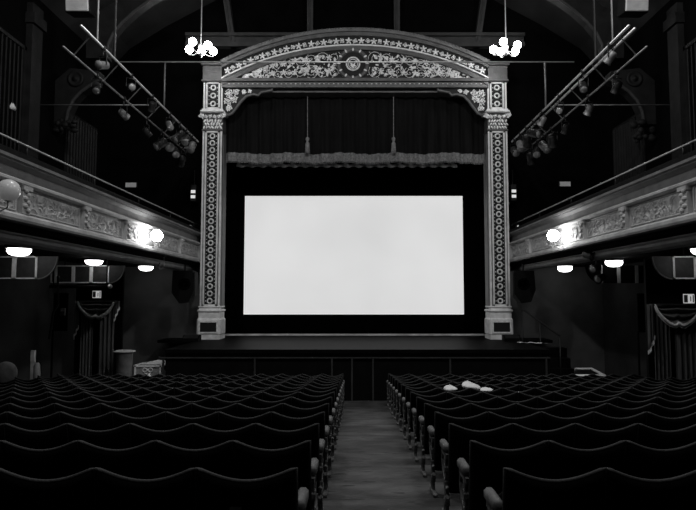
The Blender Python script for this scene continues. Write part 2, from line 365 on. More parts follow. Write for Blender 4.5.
def rosette(mb, x, z, r, y):
    for k in range(5): a = 2 * PI * k / 5 + .3; leafblob(mb, x + .55 * r * math.cos(a), z + .55 * r * math.sin(a), r * .5, y, a)
    mb.ball((x, y - .02, z), (r * .2, .02, r * .2), 6, 4)
def scroll(mb, x, z, r, y, sgn=1, a0=0, th=.02):
    pts = []
    for k in range(20): t = k / 19; a = a0 + sgn * t * 3.3 * PI; rr = r * (1 - .8 * t); pts.append((x + rr * math.cos(a), y - .01, z + rr * math.sin(a)))
    mb.tube(pts, [th * (1 - .3 * k / 19) for k in range(20)], 5)
    mb.ball((x + .0, y - .02, z), (th * 1.9, th, th * 1.9), 7, 5)
    for k in range(2, 16, 3): p = pts[k]; leafblob(mb, p[0] * 1 + (p[0] - x) * .25, p[2] + (p[2] - z) * .25, th * 2.6, y)
for s in (-1, 1):
    Xp = lambda px: P(px, 200, YA).x * (1 if s < 0 else -1)
    xc = s * abs(P(211.2, 200, YA).x); hw = .34
    zb = 1.45; z1 = q(0, 312)[1]; zs0 = q(0, 306)[1]; zs1 = q(0, 131)[1]; zc1 = q(0, 113)[1]; zu1 = q(0, 82)[1]; zt = q(0, 63)[1]
    def bx(mb, h, za, zb_, yf, bev=0): return mb.box(xc - h, xc + h, yf, YP - .01, za, zb_, bev=bev)
    # base: plinth with framed dark panel
    mb = MB(); bx(mb, .40, zb, zb + .14, YA - .14); bx(mb, .42, zb + .14, q(0, 318)[1], YA - .12, .05)
    pl = mb.build('plinth', 'pilaster', g)
    za, zb2 = q(0, 332)[1], q(0, 322)[1]; yf = YA - .12
    MB().box(xc - .30, xc + .30, yf - .005, yf + .01, za, zb2).build('plinth_panel', 'field', pl)
    mb = MB()
    for a, b, c, d in ((-.34, .34, za - .04, za + .01), (-.34, .34, zb2 - .01, zb2 + .04), (-.34, -.29, za, zb2), (.29, .34, za, zb2)): mb.box(xc + a, xc + b, yf - .03, yf, c, d)
    mb.build('plinth_frame', 'gilt', pl)
    mb = MB(); bx(mb, .37, q(0, 318)[1], z1, YA - .06); bx(mb, .42, z1, z1 + .09, YA - .12, .03); bx(mb, .36, z1 + .09, zs0 - .06, YA - .04); bx(mb, .39, zs0 - .06, zs0, YA - .08, .02)
    mb.build('base_moulding', 'pilaster', g)
    def shaft(za, zb_, nm):
        mb = MB()
        bx(mb, .34, za, zb_, YA + .06); sh = mb.build(nm, 'arch', g); mb = MB()
        for a, b, d in ((-.35, -.295, .0), (.295, .35, .0), (-.255, -.20, -.015), (.20, .255, -.015)): mb.box(xc + a, xc + b, YA + d, YA + .08, za, zb_)
        mb.box(xc - .255, xc + .255, YA - .015, YA + .08, za, za + .06).box(xc - .255, xc + .255, YA - .015, YA + .08, zb_ - .06, zb_)
        mb.build('shaft_fillets', 'pilaster', sh)
        MB().box(xc - .20, xc + .20, YA + .045, YA + .06, za + .06, zb_ - .06).build('dark_field', 'field', sh)
        mb = MB(); n = round((zb_ - za - .1) / .262); st = (zb_ - za - .1) / n
        for k in range(n):
            z = za + .05 + st * (k + .5); petal_ring(mb, xc, z, .085, YA + .03, 10, .36)
            for j in (-1, 1): leafblob(mb, xc + j * .15, z, .03, YA + .035, PI / 2); leafblob(mb, xc + j * .16, z + st / 2, .022, YA + .035, 0)
        mb.build('ring_ornament', 'gilt', sh, smooth=True)
        return sh
    shaft(zs0, zs1, 'pilaster_shaft')
    # capital with leaves
    mb = MB(); bx(mb, .35, zs1, zc1, YA + .02); bx(mb, .39, zs1, zs1 + .06, YA - .04, .02)
    cp = mb.build('capital', 'arch', g)
    mb = MB()
    for row in range(3):
        for k in range(7): leafblob(mb, xc - .30 + k * .10 + .05 * (row % 2) + random.uniform(-.015, .015), zs1 + .14 + row * .12, random.uniform(.055, .075), YA + .01, PI / 2 + random.uniform(-.9, .9))
    for k in range(4): scroll(mb, xc - .24 + k * .16, zc1 - .13, .06, YA - .01, 1 if k % 2 else -1, th=.014)
    for j in (-1, 1): scroll(mb, xc + j * .4, zc1 - .1, .09, YA - .03, j, th=.02)
    mb.build('capital_leaves', 'gilt', cp, smooth=True)
    mb = MB(); bx(mb, .44, zc1, zc1 + .09, YA - .12, .03); bx(mb, .38, zc1 + .09, zc1 + .15, YA - .05)
    mb.build('abacus', 'pilaster', g)
    shaft(zc1 + .15, zu1, 'upper_block')
    mb = MB(); bx(mb, .42, zu1, zu1 + .08, YA - .1, .02); bx(mb, .38, zu1 + .08, zt - .12, YA - .02); bx(mb, .45, zt - .12, zt, YA - .14, .04); bx(mb, .40, zt, zt + .05, YA - .05)
    mb.build('pedestal_block', 'arch', g)
    # inner reveal beside the shaft
    xi = xc - s * .35
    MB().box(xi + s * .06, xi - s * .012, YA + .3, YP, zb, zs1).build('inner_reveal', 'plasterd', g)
# segmental top
xl = abs(q(222, 80)[0]); zl = q(0, 88)[1]
def arc(px_half_z, px_top_z, n=40):
    h = xl; r = px_top_z - px_half_z; Rr = (h * h + r * r) / (2 * r); zc = px_top_z - Rr; a0 = math.asin(h / Rr)
    return [(Rr * math.sin(-a0 + 2 * a0 * k / n), zc + Rr * math.cos(-a0 + 2 * a0 * k / n)) for k in range(n + 1)]
def zof(py): return q(355, py)[1]
band = [('arch_crest', 66, 62, 33.5, 30, -.22, 'plasterd'), ('arch_crown_moulding', 69, 66, 37, 33.5, -.14, 'arch'), ('arch_frieze', 78.5, 69, 45.5, 37, -.02, 'field'), ('arch_lower_moulding', 80, 78.5, 47, 45.5, -.14, 'pilaster'), ('arch_fascia', 86, 80, 50, 47, -.06, 'arch')]
for nm, e0, e1, t0, t1, dy, m in band:
    mb = MB().strip_y(arc(zof(e0), zof(t0)), arc(zof(e1), zof(t1)), YA + dy, YP - .02)
    if nm == 'arch_crest':
        for x, z in arc(zof(62), zof(30), 70): leafblob(mb, x, z - .02, .045, YA - .225, .0)
    o = mb.build(nm, m, g)
    if nm == 'arch_frieze':
        mid = arc(zof(73.5), zof(41), 44); mb = MB()
        for k, (x, z) in enumerate(mid):
            if 0 < k < 44:
                if k % 2: rosette(mb, x, z, .13, YA - .03)
                else: scroll(mb, x, z, .08, YA - .03, 1, k, .014)
        mb.build('frieze_rosettes', 'gilt', o, smooth=True)
# tympanum behind the foliage
top = arc(zof(84), zof(49)); bot = [(x, zof(80)) for x, z in top]
top = [(x, max(z, zof(80) + .01)) for x, z in top]
tp = MB().strip_y(bot, top, YA + .06, YP - .02).build('tympanum', 'field', g)
mb = MB(); cz_ = zof(64)
def toph(x):
    for (a, za), (b, zb_) in zip(top[:-1], top[1:]):
        if a <= x <= b: return za + (zb_ - za) * (x - a) / (b - a)
    return zof(80)
n = 0
for s in (-1, 1):
    mb = MB(); x = .75
    while x < 4.1:
        h = toph(s * x) - zof(79); r = min(.3, h * .42)
        if h > .55:
            for zz in (zof(79) + h * .27, zof(79) + h * .74): scroll(mb, s * x, zz, h * .24, YA + .05, s if n % 2 else -s, n, .012); n += 1; rosette(mb, s * (x + .2), zz + random.uniform(-.05, .05), .12, YA + .03)
        elif h > .15: scroll(mb, s * x, zof(79) + h * .5, h * .38, YA + .05, s, n, .028); n += 1
        x += .42
    for k in range(75):
        xx = s * random.uniform(.62, 4.2); h = toph(xx) - zof(79)
        if h > .12: leafblob(mb, xx, zof(79) + random.uniform(.12, .88) * h, random.uniform(.05, .10), YA + .05)
    mb.build('foliage_relief', 'gilt', tp, smooth=True)
# medallion
md = MB(); rx = Matrix.Rotation(PI / 2, 3, 'X')
md.lathe([(.60, 0), (.60, .10), (.54, .16), (.48, .12), (.44, .05), (.44, 0)], (q(353, 64)[0], YA + .08, cz_), 36, rx)
md = md.build('medallion_ring', 'arch', g, smooth=True)
MB().lathe([(.44, 0), (.44, .08), (.01, .08)], (q(353, 64)[0], YA + .08, cz_), 36, rx).build('medallion_field', 'field', md)
mb = MB()
for k in range(12): a = 2 * PI * k / 12; leafblob(mb, q(353, 64)[0] + .52 * math.cos(a), cz_ + .52 * math.sin(a), .07, YA - .08, a)
petal_ring(mb, q(353, 64)[0], cz_, .24, YA - .02, 20, .14); petal_ring(mb, q(353, 64)[0], cz_, .17, YA - .02, 16, .10)
for k in range(9): leafblob(mb, q(353, 64)[0] + random.uniform(-.09, .09), cz_ + random.uniform(-.12, .06), .06, YA - .02)
mb.build('medallion_crest', 'gilt', md, smooth=True)
# entablature lintel
mb = MB(); W_ = abs(q(222, 84)[0])
mb.box(-W_, W_, YA - .12, YP, zof(82), zof(79)).box(-W_, W_, YA - .02, YP, zof(86), zof(82)).box(-W_, W_, YA - .08, YP, zof(88), zof(86))
ln = mb.build('lintel', 'arch', g)
mb = MB()
for k in range(56): x = -W_ + (k + .5) * 2 * W_ / 56; leafblob(mb, x, zof(84), .035, YA - .025, 0)
mb.build('lintel_studs', 'pilaster', ln)
MB().box(-W_ + .6, W_ - .6, YA + .1, YP, zof(91.5), zof(90)).build('lower_batten', 'arch', g)
# corner brackets
for s in (-1, 1):
    pts = [(222, 88), (222, 112), (228, 115), (232, 113), (236, 108), (241, 101), (246, 96), (253, 94), (258, 95), (261, 92), (272, 90), (272, 88)]
    pw = [(P(x, y, YA).x * -s, P(x, y, YA).z) for x, y in pts]
    br = MB().prism_y(pw, YA + .04, YA + .2).build('corner_bracket', 'field', g)
    MB().tube([(x, YA + .04, z) for x, z in pw[1:]], .05, 6).build('bracket_edge', 'arch', br)
    mb = MB()
    for (x, y, r) in ((229, 93, .17), (236, 92, .13), (228, 101, .17), (234, 99, .14), (229, 108, .12), (244, 91.5, .09), (250, 91, .07)):
        v = P(x, y, YA); scroll(mb, v.x * -s, v.z, r * .8, YA + .02, s, x, .016); rosette(mb, v.x * -s, v.z, r * .45, YA + .02)
        for k in range(6): a_ = random.uniform(0, 2 * PI); leafblob(mb, v.x * -s + r * .8 * math.cos(a_), v.z + r * .8 * math.sin(a_), random.uniform(.03, .05), YA + .03)
    mb.build('bracket_foliage', 'gilt', br, smooth=True)
# ================================================================ STAGE
zS = 1.45; SF = 17.35
xL, xR = -5.42, 5.58
g = thing('stage', 'dark raised stage with glossy board floor and framed front panels', 'stage', (0, SF, 0))
MB().box(-6.9, 6.9, YA - .4, 26.4, zS - .1, zS).box(xL - .02, xR, SF - .03, YA - .3, zS - .1, zS).build('stage_floor', 'stagefloor', g)
MB().box(xL, xR, SF, YA, -.2, zS - .1).build('stage_front', 'blackpaint', g)
MB().box(xL, xR, SF - .035, SF, zS - .3, zS - .1).build('nosing', 'black', g)
zf = P(0, 357.6, SF).z
MB().box(xL - .2, xR, SF - .05, SF, zf - .02, zf + .02).build('front_rail', 'timber2', g)
for px in (163.5, 255, 332, 352, 373, 450, 546):
    x = P(px, 360, SF).x; MB().box(x - .025, x + .025, SF - .045, SF, -.05, zf).build('front_stile', 'timber2', g)
# screen and masking
YS = 24.2
a = P(245, 196, YS); b = P(464, 314.5, YS)
g = thing('cinema_screen', 'large bright blank cinema screen glowing white inside black masking', 'screen', (0, YS, b.z))
MB().box(a.x, b.x, YS, YS + .03, b.z, a.z).build('screen_surface', 'screen', g)
mb = MB()
for k in range(11): x = a.x + (b.x - a.x) * k / 10; mb.tube([(x, YS + .06, b.z - .1), (x, YS + .06, a.z + .1)], .02, 5)
mb.box(a.x - .1, b.x + .1, YS + .04, YS + .09, a.z, a.z + .1).box(a.x - .1, b.x + .1, YS + .04, YS + .09, b.z - .1, b.z)
mb.build('screen_frame', 'blackpaint', g)
def drape(x0, x1, z0, z1, y, amp=.05, wl=.35, n=None):
    n = n or max(8, int(abs(x1 - x0) / wl * 8)); ph = random.random() * 9
    return MB().grid(lambda u, v: (x0 + (x1 - x0) * u, y + amp * math.sin((x0 + (x1 - x0) * u) / wl * 2 * PI + 1.3 * math.sin((x0 + (x1 - x0) * u) * 1.7 + ph)), z0 + (z1 - z0) * v), n, 6)
for nm, x0, x1, z0, z1, lab in (('masking_drape', -6.5, a.x - .02, zS + .02, 11.2, 'black masking drape beside the screen, on the waste bin side'), ('masking_drape', b.x + .02, 6.5, zS + .02, 11.2, 'black masking drape beside the screen, on the white-edged table side'),
                                ('masking_drape', a.x, b.x, a.z + .01, 11.2, 'black masking drape hanging above the top edge of the screen'), ('masking_drape', a.x, b.x, zS + .02, b.z - .01, 'black masking drape below the bottom edge of the screen')):
    tag(drape(x0, x1, z0, z1, YS - .0, .03).build(nm, 'black', smooth=True, solid=.01), lab, 'masking drape', 'black drapes masking the screen')
zb = P(0, 335, 23.6).z; xa, xb = P(224, 335, 23.6).x, P(486, 335, 23.6).x
mb = MB().box(xa, xb, 23.55, 23.62, zb - .03, zb + .045)
g = thing('footlight_batten', 'long pale batten lying low across the stage under the screen', 'batten', ((xa + xb) / 2, 23.6, zS))
mb.build('batten', 'greyface', g)
mb = MB()
for k in range(9): x = xa + .3 + (xb - xa - .6) * k / 8; mb.box(x - .03, x + .03, 23.63, 23.68, zS, zb)
mb.build('supports', 'blackpaint', g)
for px, lab in ((190, 'small dark monitor wedge on the stage, at the pilaster nearer the waste bin'), (513, 'small dark monitor wedge on the stage, at the pilaster nearer the white-edged table')):
    c = P(px, 342, 20.4)
    g = thing('monitor_wedge', lab, 'loudspeaker', (c.x, 20.6, zS), 'dark wedges on the stage')
    MB().prism_x([(20.4, zS), (20.4, zS + .08), (20.62, zS + .22), (20.8, zS + .2), (20.8, zS)], c.x - .28, c.x + .28).build('body', 'blackpaint', g)
    MB().prism_x([(20.42, zS + .1), (20.6, zS + .215), (20.59, zS + .225), (20.41, zS + .11)], c.x - .24, c.x + .24).build('grille', 'lampblack', g)
c = P(531, 344.5, 19.6); mb = MB()
for k, (dx, dy, rz) in enumerate(((-.22, .15, .2), (.05, 0, -.3), (.28, -.2, .5))):
    o = MB().grid(lambda u, v: ((u - .5) * .3, (v - .5) * .21, .012 * math.sin(u * 5)), 6, 3).build('paper_sheet', 'paper', solid=.002)
    o.location = (c.x + dx, 19.6 + dy, zS + .02 + .004 * k); o.rotation_euler.z = rz
    tag(o, ['loose white paper sheet on the stage, the one closest to the pilaster', 'loose white paper sheet on the stage, the middle one of three', 'loose white paper sheet on the stage, the one closest to the handrail'][k], 'paper', 'loose papers on the stage')
# curtains above the opening
YC = 22.15
xa, xb = P(223, 150, YC).x, P(485, 150, YC).x; z0, z1 = P(0, 162, YC).z, P(0, 90, YC).z + .2; zt_ = P(0, 153.5, YC).z
g = thing('valance_curtain', 'dark pleated house curtain raised at the top of the stage opening', 'curtain', (0, YC, z1))
def pl(x): return .07 * math.sin(x * 11 + 1.5 * math.sin(x * 1.9)) + .03 * math.sin(x * 27)
MB().grid(lambda u, v: (xa + (xb - xa) * u, YC + pl(xa + (xb - xa) * u) * (1 - .5 * v), zt_ + (z1 - zt_) * v), 420, 6).build('pleated_cloth', 'curtain', g, smooth=True)
MB().grid(lambda u, v: (xa + (xb - xa) * u, YC - .015 + pl(xa + (xb - xa) * u), z0 + .03 * math.sin(u * 31) + (zt_ - z0) * v), 420, 4).build('border_band', 'trimcloth', g, smooth=True)
mb = MB(); rr = random.Random(3)
for k in range(330):
    x = xa + (xb - xa) * (k + .5) / 330; y = YC - .02 + pl(x); z = z0 + .03 * math.sin((k + .5) / 330 * 31)
    mb.tube([(x, y, z + .02), (x + rr.uniform(-.01, .01), y, z - .06)], .008, 4)
mb.build('fringe', 'trimcloth', g)
z2, z3 = P(0, 167, YC + .3).z, P(0, 163.5, YC + .3).z
xa2, xb2 = P(236, 165, YC + .3).x, P(457, 165, YC + .3).x
g = thing('inner_curtain', 'second dark curtain behind the valance showing only its pale ruffled hem', 'curtain', (0, YC + .3, z3))
MB().grid(lambda u, v: (xa2 + (xb2 - xa2) * u, YC + .35 + .06 * math.sin(u * 130) , z3 + (z1 - z3) * v), 400, 3).build('cloth', 'black', g, smooth=True)
MB().grid(lambda u, v: (xa2 + (xb2 - xa2) * u, YC + .33 + .08 * math.sin(u * 130 + v * 2), z2 + .03 * math.sin(u * 130 + 1) + (z3 - z2) * v), 400, 3).build('ruffled_hem', 'trimcloth', g, smooth=True)
for px, lab in ((307.5, 'pale rope and tassel hanging over the curtain, on the waste bin side'), (393.5, 'pale rope and tassel hanging over the curtain, on the white-edged table side')):
    t = P(px, 92, 21.9); b = P(px, 137, 21.9); e = P(px, 153, 21.9)
    g = thing('rope_tassel', lab, 'tassel', tuple(t), 'rope tassels in front of the house curtain')
    MB().tube([t, (b.x, b.y, b.z)], .014, 6).build('rope', 'trimcloth', g)
    ts = MB().lathe([(.02, b.z), (.07, b.z - .04), (.07, b.z - .12), (.035, b.z - .16), (.075, b.z - .24), (.10, e.z), (.06, e.z - .01)], (b.x, b.y, 0), 14).build('tassel', 'trimcloth', g, smooth=True)
# ================================================================ CHANDELIERS
for px, lab in ((201, 'chandelier of glowing globes hanging before the pilaster on the waste bin side'), (506, 'chandelier of glowing globes hanging before the pilaster on the white-edged table side')):
    c = P(px, 47, 19.8)
    g = thing('globe_chandelier', lab, 'chandelier', tuple(c), 'lit globe chandeliers')
    zc = [z for x, z in prof][0]
    MB().tube([(c.x, c.y, c.z - .05), (c.x, c.y, 14.6)], .018, 6).build('hanging_rod', 'steel', g)
    mb = MB(); mb.lathe([(.02, -.3), (.07, -.22), (.05, -.1), (.1, 0), (.03, .12)], tuple(c), 12)
    gl = []
    for k in range(5):
        a = 2 * PI * k / 5 + .5; e = Vector((c.x + .42 * math.cos(a), c.y + .42 * math.sin(a), c.z + (.02 if k % 2 else -.06)))
        mb.tube([(c.x, c.y, c.z - .12), (c.x + .25 * math.cos(a), c.y + .25 * math.sin(a), c.z - .27), (e.x, e.y, e.z - .2), (e.x, e.y, e.z - .1)], .014, 6); gl.append(e)
    mb.build('branches', 'brass', g, smooth=True)
    for e in gl: MB().ball(e, .13, 16, 10).build('globe', 'globe', g, smooth=True)
# ================================================================ LIGHTING BARS AND LANTERNS
ORDS = ['first', 'second', 'third', 'fourth', 'fifth', 'sixth', 'seventh', 'eighth', 'ninth', 'tenth', 'eleventh', 'twelfth', 'thirteenth', 'fourteenth', 'fifteenth']
def rig(s):
    m = lambda px: px if s < 0 else 710 - px
    side = 'left-side' if s < 0 else 'right-side'
    A = P(m(73), 20, 11.8); B = P(m(195), 145, 20.9)
    A.z = B.z = (A.z + B.z) / 2; A.x = B.x = s * 5.55
    g = thing('lighting_bar', f'long suspended lighting bar of parallel tubes, {side}', 'lighting bar', tuple(A))
    MB().tube([A, B], .028).build('main_tube', 'steel', g, smooth=True)
    A2 = A + Vector((s * .45, .2, -.35)); B2 = B + Vector((s * .45, .2, -.35))
    MB().tube([A2, B2], .025).build('lower_tube', 'steeld', g, smooth=True)
    if s > 0: MB().tube([A + Vector((.12, 0, -.06)), B + Vector((.12, -1.5, -.06))], .03).build('second_tube', 'steel', g, smooth=True)
    for k in range(6):
        t = (k + .3) / 6; a = A.lerp(B, t); b = A2.lerp(B2, t); MB().tube([a, b], .015, 6).build('spacer', 'steeld', g)
    for px, Y in ((90, None), (108, None)):
        y = abs(A.x) * F / (CX - px); MB().tube([(A.x, y, A.z), (A.x, y, 14.2)], .03 if px == 108 else .02, 6).build('hanger', 'lampblack' if px == 108 else 'steeld', g)
    return A, B
for s in (-1, 1):
    A, B = rig(s); side = 'left-side' if s < 0 else 'right-side'
    T = [.12, .2, .3, .38, .47, .57, .64, .71, .75, .79, .83, .87, .91, .95] if s < 0 else [.1, .18, .27, .36, .46, .55, .62, .68, .72, .76, .80, .84, .88, .92, .96]
    for k, t in enumerate(T):
        p = A.lerp(B, t); low = k % 2; off = s * .45 * low; p.z -= .35 * low; big = t > .65
        g = thing('spotlight', f'{ORDS[len(T) - 1 - k]} dark spotlight from the stage end of the {side} lighting bar', 'spotlight', (p.x + off, p.y, p.z - .05), f'spotlights on the {side} lighting bar')
        r = .13 if big else .09; L = .42 if big else .28; dz = random.uniform(.28, .45)
        c = Vector((p.x + off, p.y, p.z - dz)); az = random.uniform(-.8, .8) + (0 if random.random() < .5 else PI); tilt = random.uniform(.3, .9)
        rot = Matrix.Rotation(az, 3, 'Z') @ Matrix.Rotation(PI / 2 + tilt, 3, 'X')
        MB().lathe([(r * .6, -L * .5), (r * .95, -L * .4), (r, 0), (r, L * .4), (r * 1.15, L * .42), (r * 1.15, L * .5)], c, 12, rot).build('body', 'lampblack' if k % 3 else 'steeld', g, smooth=True)
        MB().lathe([(r * .95, L * .49), (r * .9, L * .52), (.01, L * .54)], c, 12, rot).build('lens', 'lens', g, smooth=True)
        w_ = rot @ Vector((1, 0, 0)); q0 = Vector((p.x + off, p.y, p.z - dz + r + .12))
        MB().tube([c + w_ * (r + .02), q0 + w_ * (r + .02), q0 - w_ * (r + .02), c - w_ * (r + .02)], .014, 5).tube([q0, (q0.x, q0.y, p.z)], .016, 5).box(q0.x - .04, q0.x + .04, q0.y - .04, q0.y + .04, p.z - .05, p.z + .05).build('yoke', 'lampblack', g)
        if big and k % 2 == 0:
            pts = [rot @ Vector((x, z, L * .5)) + c for x, z in ((-r, r), (r, r))]; o2 = rot @ Vector((0, r * 1.1, L * .5 + .16))
            MB().add([pts[0], pts[1], c + o2 + w_ * r, c + o2 - w_ * r], [(0, 1, 2, 3)]).build('barn_door', 'steeld', g, solid=.006)
# cross pipe over the hall and side pipes
y = 17.1; a = P(118, 62, y); b = P(574, 62, y)
g = thing('cross_bar', 'long thin tube spanning the hall in front of the arch top', 'bar', (0, y, a.z))
MB().tube([(a.x, y, a.z), (b.x, y, a.z)], .022, 8).build('tube', 'steel', g, smooth=True)
for s in (-1, 1): MB().tube([(s * 5.55, y, a.z), (s * 5.55, y, A.z)], .025, 6).build('dropper', 'steeld', g, smooth=True)
for s in (-1, 1):
    e = P(50, 105, y); tag(MB().tube([(s * WX, y, e.z), (s * 5.9, y, e.z)], .02, 6).build('wall_brace_bar', 'steeld', smooth=True), f'thin horizontal bar from the {"left-side" if s < 0 else "right-side"} wall toward the lighting bar', 'bar')
# hung loudspeakers high at the sides
for s in (-1, 1):
    Y = 12.4; a = P(66 if s < 0 else 624, 12, Y); b = P(88 if s < 0 else 650, 12, Y); cx = (a.x + b.x) / 2; hw = .26
    g = thing('flown_loudspeaker', f'grey-fronted loudspeaker box hung high over the {"left-side" if s < 0 else "right-side"} lighting bar', 'loudspeaker', (cx, Y, a.z))
    rt = Matrix.Rotation(R(8), 3, 'X')
    MB().box(cx - hw, cx + hw, Y + .02, Y + .4, a.z, a.z + .62, rot=rt, about=(cx, Y, a.z), bev=.02).build('cabinet', 'blackpaint', g)
    MB().box(cx - hw + .02, cx + hw - .02, Y - .01, Y + .04, a.z + .02, a.z + .28, rot=rt, about=(cx, Y, a.z), bev=.01).build('grille', 'plaster', g)
    MB().tube([(cx, Y + .2, a.z + .6), (cx, Y + .2, 13.6)], .02, 6).build('hanger', 'steeld', g)
# wall lamp upstairs
v = P(10, 107, 15.8)
g = thing('wall_lantern', 'small pale-shaded lantern on a dark post above the left-side balcony', 'lantern', (v.x, v.y, v.z - .8))
MB().lathe([(.05, -.95), (.05, -.1), (.1, -.08), (.1, .05)], v, 12).tube([v + Vector((0, 0, .1)), v + Vector((0, 0, .45))], .02).build('post', 'lampblack', g, smooth=True)
MB().lathe([(.13, -.08), (.15, -.02), (.08, .12), (.03, .16)], v, 16).build('shade', 'greyface', g, smooth=True)
# small lit notices and wall lights on the proscenium wall
for px, py, lab in ((131, 185, 'small pale lit notice on the dark wall above the left-side balcony'), (565, 184, 'small pale lit notice on the dark wall above the right-side balcony')):
    v = P(px, py, YP - .05); g = thing('lit_notice', lab, 'sign', tuple(v))
    MB().box(v.x - .24, v.x + .24, YP - .06, YP, v.z - .11, v.z + .11, bev=.01).build('housing', 'lampblack', g)
    MB().box(v.x - .2, v.x + .2, YP - .07, YP - .06, v.z - .085, v.z + .085).build('face', mat('dim_sign_face', .4, .6, .2, 30, emit=.07), g)
for px, py, lab in ((193.5, 194, 'pair of small bright square lights beside the pilaster on the waste bin side'), (513.5, 193.5, 'pair of small bright square lights beside the pilaster on the white-edged table side')):
    v = P(px, py, 21.9); g = thing('marker_light', lab, 'light', tuple(v))
    MB().box(v.x - .11, v.x + .11, 21.85, YP, v.z - .28, v.z + .34, bev=.02).tube([(v.x, 22, v.z + .3), (v.x, 22, v.z + .9)], .02, 6).build('housing', 'lampblack', g)
    for dz in (-.11, .08): MB().box(v.x - .08, v.x + .08, 21.83, 21.85, v.z + dz - .055, v.z + dz + .055).build('lamp_face', 'dimlight', g)
for px, lab in ((189, 'tiny bright round light beside a pale strip at the left-side balcony end'), (519, 'tiny bright round light beside a pale strip at the right-side balcony end')):
    v = P(px + (8 if px < 355 else -8) * 0, 226, 22.0); g = thing('indicator_lamp', lab, 'light', tuple(v))
    MB().lathe([(.07, 0), (.07, .1), (.03, .12)], (v.x, YP - .05, v.z), 12, rx).build('bezel', 'steeld', g, smooth=True)
    MB().ball((v.x, YP - .18, v.z), .035, 8, 6).build('bulb', 'dimlight', g)
    MB().tube([(v.x - .3, YP - .03, v.z - .15), (v.x - .32, YP - .03, v.z + .15)], .025, 6).build('strip', 'steel', g)
# ================================================================ UNDER THE BALCONIES
# hanging panels with a quarter-round end
def frame_rect(mb, x0, x1, y, z0, z1, t=.035):
    mb.box(x0, x1, y - .03, y + .03, z0, z0 + t).box(x0, x1, y - .03, y + .03, z1 - t, z1).box(x0, x0 + t, y - .03, y + .03, z0, z1).box(x1 - t, x1, y - .03, y + .03, z0, z1)
def baffle(s, Y, lab, pm='bracketpanel', fm='frame'):
    e = 6.95; zt = CZ + .95; zb = CZ + .42; r = .46; qx = e + r
    g = thing('hanging_baffle', lab, 'baffle', (s * 8.0, Y, zt), 'framed baffles hanging under the balconies')
    a = qx
    while a < WX - .1:
        b = min(WX - .02, a + .54); x0, x1 = sorted((s * a, s * b)); a = b
        p = MB().box(x0, x1, Y - .012, Y + .012, zb, zt).build('pane', pm, g)
        mb = MB(); mb.box(x0, x0 + .05, Y - .03, Y + .03, zb, zt).box(x1 - .05, x1, Y - .03, Y + .03, zb, zt)
        if fm == 'frame': mb.box(x0, x1, Y - .03, Y + .03, zb, zb + .03).box(x0, x1, Y - .03, Y + .03, zt - .03, zt)
        else: mb.box(x0, x1, Y - .01, Y + .02, zt - .02, zt)
        mb.build('pane_frame', 'casetrim' if fm == 'frame' else 'plasterd', p)
        MB().tube([((x0 + x1) / 2, Y, zt), ((x0 + x1) / 2, Y, CZ + 1.14)], .015, 6).build('hanger', 'blackpaint', g)
    arcp = [(s * (qx - r * math.cos(t)), zt - .53 * math.sin(t)) for t in [PI / 2 * j / 10 for j in range(11)]]
    p = MB().prism_y([(s * qx, zt)] + arcp, Y - .012, Y + .012).build('quarter_round_pane', pm, g)
    if fm == 'frame': MB().tube([(x, Y, z) for x, z in arcp], .022, 6).build('curved_edge', 'plasterd', p)
baffle(-1, 14.0, 'framed baffle with quarter-round end under the left-side balcony, by the extinguisher')
baffle(-1, 18.1, 'framed baffle with quarter-round end above the smaller draped doorway')
baffle(1, 14.0, 'framed baffle with quarter-round end above the larger draped doorway')
baffle(1, 18.1, 'darker framed baffle under the right-side balcony, behind the spotlights', 'black', 'stiles')
